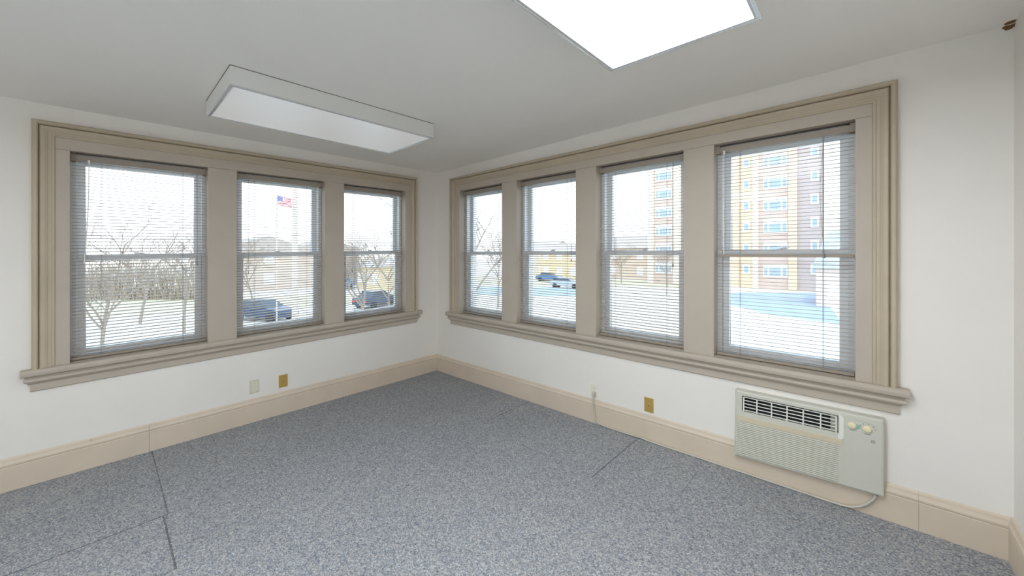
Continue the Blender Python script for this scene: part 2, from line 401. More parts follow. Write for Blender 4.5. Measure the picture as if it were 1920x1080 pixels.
# ------------------------------------------------------------------ venetian blinds
def blind(M, a, c, zb, label, wand, cord, midbar=False, tilt=13, tilt2=None, right_dark=True):
    base = M(((a + c) / 2, .045, zb)); root = empty('venetian_blind', base, label=label, category='blind', group='mini blinds in the windows')
    del root['group']
    zt = ZT; D = .044; g = .006
    # head rail: an open U channel with end brackets
    h = MB(M); z0, z1 = zt - .054, zt - .018
    h.box((a + .022, D - .013, z0), (c - .022, D - .0118, z1 + .002)); h.box((a + .022, D + .0118, z0), (c - .022, D + .013, z1)); h.box((a + .022, D - .0118, z0), (c - .022, D + .0118, z0 + .0012))
    h.build('head_rail', RAIL, root)
    for (p, q) in ((a + .001, a + .024), (c - .024, c - .001)):
        k_ = MB(M); k_.box((p, D - .017, z0 - .004), (q, D + .015, z1 + .004)); k_.box((p, D - .012, z1 + .004), (q, D + .012, zt - .002)); k_.build('mounting_bracket', RAIL, root, bevel=.002)
    k_ = MB(M); k_.box((a + .002, D - .014, zt - .006), (c - .002, D + .012, zt - .0015)); k_.build('top_strip', DARKR, root)
    zr = zb + .004
    r = MB(M); r.sweep([[(u, D - .0125, zr + .002), (u, D - .011, zr), (u, D + .011, zr), (u, D + .0125, zr + .002), (u, D + .0125, zr + .016), (u, D, zr + .019), (u, D - .0125, zr + .016)] for u in (a + g, c - g)])
    r.build('bottom_rail', RAIL, root)
    # slats
    s_ = MB(M); pitch = .0222; z = zr + .034; W = .0133; zmb = 1.432
    n = int((z0 - .012 - z) / pitch)
    for i in range(n + 1):
        zz = z + i * (z0 - .010 - z) / n
        if midbar and abs(zz - zmb) < .014: continue
        tl = tilt
        if tilt2 is not None:
            tl = tilt if zz > zmb else tilt2
        t = math.radians(tl + random.uniform(-1.2, 1.2)); ct, st_ = math.cos(t), math.sin(t)
        dz = random.uniform(-.0006, .0006); wob = random.uniform(-.0008, .0008)
        prof = []
        for q in (-1, -.5, 0, .5, 1): prof.append((q * W, .0030 * (1 - q * q)))
        prof2 = [(x, y - .00035) for x, y in prof[::-1]]
        rings = []
        for k2 in range(5):
            u = a + g + (c - a - 2 * g) * k2 / 4; sag = wob * math.sin(k2 * math.pi / 4)
            rings.append([(u, D + x * ct - y * st_, zz + dz + sag + x * st_ + y * ct) for x, y in prof + prof2])
        s_.sweep(rings)
    s_.build('slats', SLAT, root)
    # ladder and lift cords
    for fr in (.20, .80):
        l = MB(M); u = a + (c - a) * fr
        for dd in (-.0135, .0135): l.tube([(u, D + dd, zr + .012), (u, D + dd, z0)], .0007, 5)
        l.tube([(u + .004, D, zr + .012), (u + .004, D, z0)], .0008, 5)
        l.box((u - .006, D - .0145, zr + .001), (u + .006, D - .0122, zr + .012))
        l.build('ladder_cord', CORD, root)
    if midbar:
        m = MB(M); m.box((a + g, D - .0135, zmb - .010), (c - g, D + .0135, zmb + .010)); m.build('middle_rail', RAIL, root, bevel=.002)
        for dz2, th in ((-.046, .0022), (-.070, .0012)):
            x = MB(M); x.box((a + g, D - .014, zmb + dz2 - th), (c - g, D - .002, zmb + dz2)); x.build('loose_slat', SLAT, root)
    if wand:
        u = a + wand[0]; w_ = MB(M); pts = [(u, D - .024, z0 + .004)] + [(u + wand[2] * (t / 6) ** 2, D - .026 - .006 * t / 6, z0 - .02 - (z0 - .02 - wand[1]) * t / 6) for t in range(7)]
        w_.tube(pts, .0028, 6); w_.box((u - .006, D - .026, z0 - .014), (u + .006, D - .012, z0 + .010)); w_.build('tilt_wand', WCORD, root)
    if cord:
        u = a + cord[0]; w_ = MB(M)
        for s2 in (-1, 1):
            w_.tube([(u + s2 * .002 + (cord[2] * math.sin(t / 8 * math.pi) if s2 > 0 else 0), D - .020, z0 + .002 - (z0 - cord[1]) * t / 8) for t in range(9)], .0009, 5)
        w_.disc(M_id((u, D - .020, cord[1] - .022)), (0, 0, 1), .006, .024, 10, taper=.4)
        w_.build('lift_cord', DARKR if cord[3] else CORD, root)
    return root
def M_id(p): return p
LBL = ['white-lit beige blind in the left wall window nearest the room corner',
       'beige blind in the middle window of the left wall, between two flat mullions',
       'beige blind in the leftmost window, with a white wand hanging askew at its left side',
       'narrow-looking beige blind in the back wall window nearest the room corner',
       'beige blind in the back wall window second from the room corner, above the power outlet side',
       'beige blind in the back wall window third from the corner, the tower edge behind it',
       'beige blind with an extra tan rail across its middle, above the air conditioner']
LBL[0] = 'beige mini blind in the left wall window nearest the room corner'
LBL[4] = 'beige mini blind in the back wall window second from the room corner'
blind(ML, *OPL[0], ZBL, LBL[0], None, (.60, 1.30, 0, 0), tilt=10)
blind(ML, *OPL[1], ZBL, LBL[1], None, (.62, 1.33, 0, 0), tilt=10)
blind(ML, *OPL[2], ZBL, LBL[2], (.725 - .085, 1.43, .022), (.062, 1.42, 0, 0), tilt=10)
blind(MR, *OPR[0], ZBR, LBL[3], None, (.60, 1.37, 0, 1), tilt=12)
blind(MR, *OPR[1], ZBR, LBL[4], None, (.62, 1.40, .006, 1), tilt=8)
blind(MR, *OPR[2], ZBR, LBL[5], None, (.615, 1.37, 0, 1), tilt=10)
blind(MR, *OPR[3], ZBR, LBL[6], (.052, 1.435, .0), (.575, 1.44, -.020, 0), midbar=True, tilt=6, tilt2=-5)

# ------------------------------------------------------------------ ceiling light fixtures
def fixture(label, x0, x1, y0, y1, zb, mat):
    cx, cy = (x0 + x1) / 2, (y0 + y1) / 2
    root = empty('ceiling_light', (cx, cy, zb), label=label, category='ceiling light')
    ztop = ce(cx, cy)
    h = MB(); t = .004
    f = lambda x, y: ce(x, y) - .0005
    for (p, q) in (((x0, y0), (x0 + t, y1)), ((x1 - t, y0), (x1, y1)), ((x0 + t, y0), (x1 - t, y0 + t)), ((x0 + t, y1 - t), (x1 - t, y1))):
        vs = []
        for z in (0, 1):
            vs += h.verts([(x, y, (zb + .004) if z == 0 else f(x, y)) for x, y in ((p[0], p[1]), (q[0], p[1]), (q[0], q[1]), (p[0], q[1]))])
        for fc in ((0, 1, 2, 3), (7, 6, 5, 4), (0, 4, 5, 1), (1, 5, 6, 2), (2, 6, 7, 3), (3, 7, 4, 0)): h.face([vs[i] for i in fc])
    h.build('housing', HOUS, root)
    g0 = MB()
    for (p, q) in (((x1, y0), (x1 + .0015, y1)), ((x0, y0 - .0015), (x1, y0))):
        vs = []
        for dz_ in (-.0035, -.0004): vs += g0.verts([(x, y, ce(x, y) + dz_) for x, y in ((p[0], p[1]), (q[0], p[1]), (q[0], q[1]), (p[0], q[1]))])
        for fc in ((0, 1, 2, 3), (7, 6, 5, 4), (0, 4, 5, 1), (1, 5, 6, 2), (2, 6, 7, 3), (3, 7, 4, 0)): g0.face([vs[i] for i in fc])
    g0.build('ceiling_gap_shade', DARKR, root)  # dark strip painted in for the shadow gap between housing and ceiling
    b = MB(); w_ = .022
    prof = [(0, .004), (0, 0), (.006, -.001), (.008, .002), (.014, .002), (.016, -.001), (w_, 0), (w_, .006), (0, .006)]
    cs = [(x0 - .001, y0 - .001, 1, 1), (x1 + .001, y0 - .001, -1, 1), (x1 + .001, y1 + .001, -1, -1), (x0 - .001, y1 + .001, 1, -1)]
    b.sweep([[(x + sx_ * t_, y + sy_ * t_, zb + z_) for t_, z_ in prof] for x, y, sx_, sy_ in cs], closed_path=True)
    b.build('door_frame', ALU, root)
    d = MB(); d.box((x0 + w_ - .002, y0 + w_ - .002, zb + .003), (x1 - w_ + .002, y1 - w_ + .002, zb + .006)); d.build('diffuser', mat, root)
    return root
fixture('long white box ceiling light nearest the left wall, diffuser dim', .785, 1.452, -2.380, -1.095, 2.347, DIFF1)
fixture('bright flat ceiling light cut off by the top of the photo', 2.992, 3.612, -2.46, -1.155, 2.347, DIFF2)

fixture('added fill light on the ceiling behind the camera', 2.30, 2.92, -4.50, -3.22, 2.347, FILL_DIFF)  # unseen fixture added to brighten the room

# ------------------------------------------------------------------ wall plates
def plate(M, u0, u1, z0, z1, name, label, cat, mat, duplex, slotted=None):
    base = M(((u0 + u1) / 2, 0, (z0 + z1) / 2)); root = empty(name, base, label=label, category=cat)
    b = MB(M); e = .0035
    prof = lambda k_, d: [(u0 + k_, d, z0 + k_), (u1 - k_, d, z0 + k_), (u1 - k_, d, z1 - k_), (u0 + k_, d, z1 - k_)]
    b.sweep([prof(0, -.0002), prof(0, -.003), prof(e, -.0060)]); b.build('cover_plate', mat, root)
    uc, zc = (u0 + u1) / 2, (z0 + z1) / 2
    if duplex:
        for s2 in (1, -1):
            r = MB(M); zq = zc + s2 * .0195
            ring = [(uc + .0165 * max(-1, min(1, 1.15 * math.cos(t * math.pi / 12))), zq + .0140 * max(-1, min(1, 1.1 * math.sin(t * math.pi / 12)))) for t in range(24)]
            r.sweep([[(x, -.0055, z) for x, z in ring], [(x, -.0078, z) for x, z in ring]]); ro = r.build('receptacle', IVORY2, root)
            k_ = MB(M)
            k_.box((uc - .0068, -.0081, zq - .001), (uc - .0050, -.0070, zq + .0075)); k_.box((uc + .0050, -.0081, zq), (uc + .0068, -.0070, zq + .0070))
            k_.box((uc - .0022, -.0081, zq - .0085), (uc + .0022, -.0070, zq - .0045)); k_.build('slots', BLACK, ro)
        c_ = MB(M); c_.box((uc - .0025, -.0070, zc - .0025), (uc + .0025, -.0055, zc + .0025)); c_.build('screw', STEEL, root, bevel=.0008)
    else:
        j = MB(M); rr = lambda q, d: [(uc + q * math.cos(t * math.pi / 10), d, zc + q * math.sin(t * math.pi / 10)) for t in range(20)]
        j.sweep([rr(.0085, -.0055), rr(.0085, -.0085), rr(.0060, -.0100)]); jo = j.build('jack', mat, root)
        k_ = MB(M); k_.sweep([rr(.0036, -.0080), rr(.0036, -.0106)]); k_.build('jack_hole', BLACK, jo)
        for s2 in (1, -1):
            c_ = MB(M); zq = zc + s2 * .041; c_.box((uc - .0028, -.0072, zq - .0028), (uc + .0028, -.0055, zq + .0028)); c_.build('screw', mat, root, bevel=.0008)
    return root
IDL = lambda p: (-p[1], -p[0], p[2])
IDR = lambda p: (p[0], p[1], p[2])
plate(IDL, 1.900, 1.970, .243, .356, 'power_outlet', 'ivory double power outlet with nothing plugged in, left wall below the middle window', 'outlet', IVORY, True)
plate(IDL, 1.676, 1.748, .234, .347, 'phone_jack_plate', 'brass-coloured jack plate on the left wall beside the ivory outlet', 'wall plate', BRASS, False)
plate(IDR, 2.186, 2.256, .240, .352, 'power_outlet', 'pale power outlet on the back wall with a grey cord plugged in', 'outlet', IVORY2, True)
plate(IDR, 2.657, 2.729, .246, .356, 'phone_jack_plate', 'brass-coloured jack plate on the back wall left of the air conditioner', 'wall plate', BRASS, False)

# ------------------------------------------------------------------ through-wall air conditioner
def ac():
    F = .055
    # unit sheared slightly: left edge leans, right edge sits lower on the floor slope
    def MA(p):
        u, o, z = p            # u 0..1 , o = proud of wall, z 0..1
        uu = 3.285 + .690 * u - (1 - z) * .006 * (1 - u)
        zz = (.151 + .030 * u) * (1 - z) + (.578 + .009 * u) * z
        return (uu, -o, zz)
    W_, H_ = .690, .42
    root = empty('air_conditioner', (3.63, 0, .16), label='putty-coloured through-wall air conditioner with ribbed front below the rightmost window', category='air conditioner')
    b = MB(MA)
    ring = lambda k_, o: [(k_ / W_, o, k_ / H_), (1 - k_ / W_, o, k_ / H_), (1 - k_ / W_, o, 1 - k_ / H_), (k_ / W_, o, 1 - k_ / H_)]
    # vent opening and rib panel are let into the face
    V = (.058, .735, .700, .935)   # u0,u1,z0,z1 vent
    G = (.014, .760, .020, .520)   # ribbed grille
    us = sorted({.016, V[0], V[1], .984}); 
    R0 = b.verts(ring(0, .0)); R1 = b.verts(ring(0, F - .012)); R2 = b.verts(ring(.004, F - .003)); R3 = b.verts(ring(.011, F))
    for A, B in ((R0, R1), (R1, R2), (R2, R3)):
        for j in range(4): b.face([A[j], A[(j + 1) % 4], B[(j + 1) % 4], B[j]])
    k0, kz = .011 / W_, .011 / H_
    def fr(u, z, o=F): return (u, o, z)
    # front face with the vent hole
    O = b.verts([fr(V[0], V[2]), fr(V[1], V[2]), fr(V[1], V[3]), fr(V[0], V[3])])
    for j in range(4): b.face([R3[j], R3[(j + 1) % 4], O[(j + 1) % 4], O[j]])
    I = b.verts([fr(V[0] + .002, V[2], .012), fr(V[1] - .002, V[2], .012), fr(V[1] - .002, V[3], .012), fr(V[0] + .002, V[3], .012)])
    for j in range(4): b.face([O[j], O[(j + 1) % 4], I[(j + 1) % 4], I[j]])
    b.face(I)
    b.build('body', ACB, root)
    c = MB(MA); c.box((V[0] + .003, .0125, V[2] + .003), (V[1] - .052, .016, V[3] - .003)); c.build('air_cavity', BLACK, root)
    # pale surround at the right and bottom of the vent
    s_ = MB(MA)
    arc = []
    for t in range(9): a_ = math.pi / 2 - t * math.pi / 8 * 2 / 2; 
    pts_out = [(V[1] + .002, V[3] + .016)] + [(V[1] + .002 + .030 * math.sin(t * math.pi / 12), V[3] - .030 + .046 * math.cos(t * math.pi / 12)) for t in range(1, 7)]
    pts_out += [(V[1] + .002 + .030 * math.cos(t * math.pi / 12), V[2] - .030 - .050 * math.sin(t * math.pi / 12)) for t in range(0, 7)]
    pts_in = [(V[1] + .002, V[3] + .006)] * 1 + [(V[1] + .006, V[3] - .02)] * 6 + [(V[1] + .006, V[2] - .01)] * 6 + [(V[1] - .004, V[2] - .03)]
    n = min(len(pts_out), len(pts_in)); 
    s_.sweep([[(pts_out[i][0], F - .001, pts_out[i][1]), (pts_out[i][0], F + .0015, pts_out[i][1]), (pts_in[i][0], F + .0025, pts_in[i][1]), (pts_in[i][0], F - .001, pts_in[i][1])] for i in range(n)])
    s_.build('vent_surround', ACW, root)
    # vent louvre insert: 5 horizontal blades, 7 uprights
    v = MB(MA)
    hz = (V[3] - V[2])
    for i in range(5):
        z = V[2] + .012 + hz * (.01 + .205 * i); v.sweep([[(u, F - .007, z), (u, F + .000, z + .004), (u, F - .001, z + .012), (u, F - .010, z + .010)] for u in (V[0] + .012, V[1] - .012)])
    v.build('louvre_blade', ACW, root)
    for i, u in enumerate((.013, .118, .228, .340, .452, .566, .664)):
        x = MB(MA); x.box((V[0] + u - .0045, F - .012, V[2] + .004), (V[0] + u + .0045, F + .002, V[3] - .022)); x.build('upright', ACW, root, bevel=.0008)
    # tan strip
    t_ = MB(MA); t_.box((.014, F - .002, .548), (.763, F + .0035, .625)); t_.build('trim_strip', ACT, root, bevel=.0015)
    # ribs
    g = MB(MA); nr = 19; z0, z1 = G[2] + .012, .538
    for i in range(nr):
        za = z0 + (z1 - z0) * i / nr; zb_ = z0 + (z1 - z0) * (i + 1) / nr
        g.sweep([[(u, F - .003, za), (u, F + .0008, za + .002), (u, F + .0045, zb_ - .008), (u, F + .003, zb_ - .004), (u, F - .003, zb_ - .003)] for u in (.024, .735)])
    g.build('ribbed_grille', ACB, root)
    # shallow continuation lines on the right panel
    q = MB(MA)
    for i in range(nr - 2):
        za = z0 + (z1 - z0) * (i + 1) / nr
        q.sweep([[(u, F - .001, za - .003), (u, F + .0007, za - .001), (u, F - .001, za + .001)] for u in (.735, .955)])
    q.build('side_panel_lines', ACB, root)
    # control oval
    ov = MB(MA)
    def stad(cu, cz, hw, hh, n_=12):
        p = []
        for t in range(n_ + 1): a_ = math.pi / 2 - math.pi * t / n_; p.append((cu + hw - hh * .62 + hh * .62 * math.cos(a_), cz + hh * math.sin(a_)))
        for t in range(n_ + 1): a_ = -math.pi / 2 - math.pi * t / n_; p.append((cu - hw + hh * .62 + hh * .62 * math.cos(a_), cz + hh * math.sin(a_)))
        return p
    A = stad(.868, .842, .098, .088); B = stad(.868, .842, .090, .076)
    ov.sweep([[(x, F - .001, z) for x, z in A], [(x, F + .0025, z) for x, z in A], [(x, F + .0010, z) for x, z in B]], caps=True)
    ovo = ov.build('control_panel', ACB, root)
    for (cu, cz) in ((.816, .845), (.905, .838)):
        k_ = MB(MA); el = lambda r: [(cu + r * math.cos(t * math.pi / 12) / W_, cz + r * math.sin(t * math.pi / 12) / H_) for t in range(24)]
        k_.sweep([[(x, F + .001, z) for x, z in el(.0185)], [(x, F + .006, z) for x, z in el(.0175)], [(x, F + .008, z) for x, z in el(.015)]])
        k_.box((cu - .014 / W_, F + .007, cz - .0045 / H_), (cu + .014 / W_, F + .018, cz + .0045 / H_)); k_.build('control_knob', KNOB, ovo)
    def dashes(nm, mat, items, par=ovo):
        d_ = MB(MA)
        for (u, z, wu, wz) in items: d_.box((u - wu / 2, F + .0008, z - wz / 2), (u + wu / 2, F + .0020, z + wz / 2))
        d_.build(nm, mat, par)
    for it_ in ([(.905 + .046 * math.cos(a_), .838 + .068 * math.sin(a_), .008, .010) for a_ in (0.15, .75, 1.4, 2.1, 2.6)] + [(.905, .772, .040, .008), (.816, .785, .030, .006)]): dashes('control_mark', GREYM, [it_])
    dashes('green_marks', GREEN, [(.849 + x, .842 + y, .009, .012) for x, y in ((0, 0), (.006, .016), (.006, -.016), (-.004, .024), (.010, 0), (-.002, -.026))])
    dashes('red_marks', REDM, [(.868, .856, .006, .012), (.870, .830, .006, .010)])
    # small maker's badge
    bd = MB(MA); rr = [(.938 + .012 * sx_, .690 + .017 * sy_) for sx_, sy_ in ((-1, -.6), (-.7, -1), (.7, -1), (1, -.6), (1, .6), (.7, 1), (-.7, 1), (-1, .6))]
    ri = [(.938 + (x - .938) * .72, .690 + (z - .690) * .72) for x, z in rr]
    bd.sweep([[(rr[i][0], F - .0005, rr[i][1]), (rr[i][0], F + .001, rr[i][1]), (ri[i][0], F + .001, ri[i][1]), (ri[i][0], F - .0005, ri[i][1])] for i in range(8)], closed_path=True)
    bd.box((.933, F - .0005, .684), (.943, F + .001, .688)); bd.box((.933, F - .0005, .692), (.943, F + .001, .696)); bd.build('badge', GREYM, root)
    # power cord and plug
    p = MB()
    raw = [(2.229, -.034, .272), (2.229, -.036, .246), (2.231, -.034, .200), (2.235, -.031, .158), (2.242, -.029, .110), (2.252, -.029, .072), (2.274, -.029, .050), (2.300, -.029, .040), (2.345, -.029, .036),
           (2.45, -.029, .036), (2.56, -.030, .040), (2.635, -.034, .046), (2.72, -.030, .040), (2.85, -.029, .041), (3.02, -.029, .043), (3.20, -.029, .045), (3.33, -.029, .047), (3.50, -.029, .049), (3.64, -.030, .051),
           (3.764, -.031, .053), (3.82, -.032, .058), (3.860, -.033, .071), (3.893, -.034, .094), (3.918, -.035, .123), (3.935, -.036, .150), (3.945, -.037, .175)]
    sm = []
    for i in range(len(raw) - 1):
        P0, P1, P2, P3 = [Vector(raw[max(0, min(len(raw) - 1, i + k_))]) for k_ in (-1, 0, 1, 2)]
        for t in (0, .25, .5, .75):
            sm.append(.5 * ((2 * P1) + (-P0 + P2) * t + (2 * P0 - 5 * P1 + 4 * P2 - P3) * t * t + (-P0 + 3 * P1 - 3 * P2 + P3) * t ** 3))
    sm.append(Vector(raw[-1]))
    p.tube(sm, .0075, 10, flat=.8); co = p.build('power_cord', ACCORD, root, smooth=True)
    g2 = MB(); g2.sweep([[(2.229 - h, y, z - .012 * (1 if False else 0) - h * 1.2), (2.229 + h, y, z - h * 1.2), (2.229 + h, y, z + h), (2.229 - h, y, z + h)] for h, y, z in ((.013, -.0085, .276), (.014, -.024, .276), (.011, -.036, .274), (.006, -.040, .270))])
    g2.build('plug', ACCORD, co, bevel=.002)
ac()

# ------------------------------------------------------------------ outdoors
GZ = -3.5
GROUND = paint('pale_dusty_ground', (.82, .76, .68, 1), .9, .12, .12, .1)
STREET_SHADE = paint('blue_grey_street_and_shade', (0.396, 0.450, 0.540, 1), .85, .15, .3, .1)  # street asphalt; the same colour paints the shadow on the ground
g_ = MB(); g_.box((-160, -30, GZ - .4), (120, 150, GZ)); setp(g_.build('floor_ground_outside', GROUND), kind='structure')
def brick(name, c1, c2, mortar, sc=4.0):
    k = N(name); t = k.n('ShaderNodeTexBrick'); mp = k.n('ShaderNodeMapping'); mp.inputs['Rotation'].default_value = (math.radians(90), 0, 0)
    k.l(k.pos(), mp.inputs[0]); k.l(mp.outputs[0], t.inputs[0]); t.inputs['Scale'].default_value = sc
    t.inputs['Color1'].default_value = c1; t.inputs['Color2'].default_value = c2; t.inputs['Mortar'].default_value = mortar; t.inputs['Mortar Size'].default_value = .01
    k.bsdf(t.outputs[0], .85); return k.m
BR_O = brick('orange_tan_brick', (.72, .54, .37, 1), (.68, .50, .34, 1), (.72, .57, .42, 1))
BR_P = brick('pink_brown_brick', (.60, .45, .38, 1), (.56, .42, .355, 1), (.60, .48, .42, 1))
BR_M = brick('mauve_brown_brick', (.49, .40, .38, 1), (.46, .375, .36, 1), (.50, .43, .41, 1))
CREAM = paint('cream_render', (.86, .78, .60, 1), .8, .05, .5, .05)
PALE = paint('pale_concrete', (.62, .58, .48, 1), .8, .05, .5, .05)
WFR = paint('white_window_surround', (.86, .87, .88, 1), .5, .03, .5, .02)
WGL = N('blue_grey_far_glass'); WGL.bsdf((.33, .41, .50, 1), .5); WGL = WGL.m
ROOFG = paint('grey_shingle', (0.486, 0.504, 0.531, 1), .9, .25, 2.5, .3)
PEACH = paint('peach_render', (.66, .53, .46, 1), .85, .05, .6, .05)
BARK = paint('pale_brown_bark', (.34, .27, .215, 1), .9, .15, 6, .3)
RUST = paint('dry_brown_foliage', (.50, .40, .30, 1), .9, .25, 3, .3)
HOUSEB = paint('tan_siding', (.66, .52, .42, 1), .85, .1, .6, .05)
ROOFB = paint('brown_roof', (.56, .46, .40, 1), .9, .2, 2, .2)
YEL = paint('mustard_wall', (.74, .56, .34, 1), .85, .08, .6, .05)

CAMP = Vector((3.8876, -2.8357, 1.47)); YAW = math.radians(42.7315)
def at(px, Z, z):   # where a line of sight meets the given distance ahead; used to lay out the far street
    X = (px - 960) / 709.9 * Z
    return (CAMP.x + X * math.cos(YAW) - Z * math.sin(YAW), CAMP.y + X * math.sin(YAW) + Z * math.cos(YAW), z)
# apartment tower: facade in the plane y = 57, seen through the two right-hand windows
TY = 57.0
def tx(px):
    dx = (px - 960) / 709.9
    r = (math.cos(YAW) * dx - math.sin(YAW), math.sin(YAW) * dx + math.cos(YAW)); return CAMP.x + r[0] * (TY - CAMP.y) / r[1]
root = empty('apartment_tower', (tx(1400), TY + 6, GZ), label='tall brick apartment tower with rows of white windows beyond the right-hand windows', category='building')
TH_ = 34.0
def band(p0, p1, mat, dy, nm='facade_bay'):
    b = MB(); b.box((tx(p0), TY + dy, GZ), (tx(p1), TY + 14, GZ + TH_)); return b.build(nm, mat, root)
for p0, p1, mt, dy, nm in ((1214, 1224, CREAM, 0, 'cream_bay'), (1224, 1262, BR_P, .5, 'brick_bay'), (1262, 1273, CREAM, .0, 'cream_bay'), (1273, 1384, BR_O, .3, 'brick_bay'), (1384, 1411, BR_O, .5, 'brick_bay'),
                       (1411, 1421, CREAM, 0, 'cream_bay'), (1421, 1478, BR_P, .5, 'brick_bay'), (1478, 1494, BR_O, .1, 'brick_bay'), (1494, 1545, BR_M, .6, 'brick_bay'), (1545, 1600, CREAM, .0, 'cream_bay'), (1600, 1665, BR_P, .5, 'brick_bay')):
    band(p0, p1, mt, dy, nm)
z_row = [1.9 + 2.92 * i for i in range(-1, 9)]
def twin(p0, p1, z, zh, wide, dy=.5):
    a, c = tx(p0), tx(p1); f = MB(); f.box((a, TY + dy - .12, z - zh / 2), (c, TY + dy + .05, z + zh / 2)); fo = f.build('window', WFR, root)
    g = MB(); y = TY + dy - .16; L = c - a
    if wide:
        for (s0, s1, lo) in ((.04, .18, -.38), (.26, .72, -.38), (.80, .95, -.38)): g.box((a + L * s0, y, z + zh * lo), (a + L * s1, y + .06, z + zh * .22))
    else:
        g.box((a + L * .22, y, z - zh * .32), (a + L * .78, y + .06, z + zh * .32))
    g.build('pane', WGL, fo)
for z in z_row:
    if z > GZ + TH_ - 2: continue
    twin(1227, 1258, z, 1.75, True); twin(1430, 1476, z, 1.75, True)
    twin(1391, 1405, z + .1, 1.35, False); twin(1519, 1535, z + .35, 1.35, False, .6)
    twin(1340, 1352, z + .1, 1.35, False, .3)
# neighbour house with the grey shingled roof
def prism(name, a, b_, z0, z1, mat, par, hip=.0, ov=.3):
    """roof over the rectangle a..b_: ridge along x"""
    (x0, y0), (x1, y1) = a, b_; x0 -= ov; y0 -= ov; x1 += ov; y1 += ov; ym = (y0 + y1) / 2
    m = MB(); v = m.verts([(x0, y0, z0), (x1, y0, z0), (x1, y1, z0), (x0, y1, z0), (x0 + hip, ym, z1), (x1 - hip, ym, z1)])
    for f in ((0, 1, 5, 4), (1, 2, 5), (2, 3, 4, 5), (3, 0, 4), (3, 2, 1, 0)): m.face([v[i] for i in f])
    return m.build(name, mat, par)
def house(p, size, h, rh, label, wm, rm, hip=0, nm='house', wins=3, rot=0):
    x, y = p; L, Dp = size
    r = empty(nm, (x, y, GZ), label=label, category='house')
    m = MB(); m.box((x - L / 2, y - Dp / 2, GZ), (x + L / 2, y + Dp / 2, GZ + h)); m.build('walls', wm, r)
    prism('roof', (x - L / 2, y - Dp / 2), (x + L / 2, y + Dp / 2), GZ + h - .02, GZ + h + rh, rm, r, hip)
    for i in range(wins):
        u = x - L / 2 + L * (i + .5) / wins
        for k_ in range(1 if h < 4 else 2):
            zz = GZ + 1.5 + 2.7 * k_
            f = MB(); f.box((u - .6, y - Dp / 2 - .06, zz - .7), (u + .6, y - Dp / 2 + .02, zz + .7)); f.build('window', WFR, r)
            if i: continue
            f = MB(); q = y - Dp / 2 + Dp * .5; xx = x + L / 2; f.box((xx - .02, q - .6, zz - .7), (xx + .06, q + .6, zz + .7)); f.build('window', WFR, r)
    return r
hx = at(1575, 34, 0)
house((hx[0] + 2.6, hx[1] + 3), (8.5, 7), 3.5, 3.5, 'grey-shingled peach house in front of the apartment tower, right of its windows', PEACH, ROOFG, .9, wins=3)
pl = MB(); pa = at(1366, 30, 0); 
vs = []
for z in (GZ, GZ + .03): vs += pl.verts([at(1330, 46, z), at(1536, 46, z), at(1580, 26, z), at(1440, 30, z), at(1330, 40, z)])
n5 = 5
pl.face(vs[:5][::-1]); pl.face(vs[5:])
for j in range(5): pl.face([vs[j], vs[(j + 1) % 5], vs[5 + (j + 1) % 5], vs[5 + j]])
setp(pl.build('floor_ground_shadow', STREET_SHADE), kind='structure')  # blue-grey slab standing in for a shadow cast on the pale ground
def patch(name, mat, pts, h):
    m = MB(); vs = []
    for z in (GZ, GZ + h): vs += m.verts([at(px, Z, z) for px, Z in pts])
    n_ = len(pts); m.face(vs[:n_][::-1]); m.face(vs[n_:])
    for j in range(n_): m.face([vs[j], vs[(j + 1) % n_], vs[n_ + (j + 1) % n_], vs[n_ + j]])
    setp(m.build(name, mat), kind='structure')
LAWN = paint('dry_yellow_grass', (.66, .58, .38, 1), .95, .2, 1.2, .2)
patch('floor_lawn', LAWN, [(860, 78), (1320, 62), (1320, 52), (860, 58)], .03)
patch('floor_street', STREET_SHADE, [(840, 56), (1120, 51), (1120, 42), (840, 44)], .035)
patch('floor_lawn_left', LAWN, [(60, 38), (800, 46), (800, 38), (60, 27)], .03)
# low houses and street seen lower down
def h2(px, Z, size, h, rh, label, wm, rm): p = at(px, Z, 0); house((p[0], p[1]), size, h, rh, label, wm, rm)
h2(1012, 84, (12, 9), 5.2, 2.2, 'low tan house with brown roof beyond the second back wall window', HOUSEB, ROOFB)
h2(1072, 72, (9, 8), 4.6, 2.0, 'mustard house just right of the low tan house beyond the second back wall window', YEL, ROOFB)
h2(1170, 75, (16, 9), 5.6, 2.4, 'low tan house left of the apartment tower', HOUSEB, ROOFB)
h2(486, 52, (9, 12), 5.0, 2.0, 'long tan brick house beyond the middle left wall window', HOUSEB, ROOFB)
h2(735, 52, (6, 7), 3.0, 1.1, 'small mustard building beyond the left wall window nearest the corner', YEL, ROOFB)
h2(600, 76, (9, 12), 5.6, 1.8, 'tan house partly hidden by the window frame beyond the middle left wall window', HOUSEB, ROOFB)

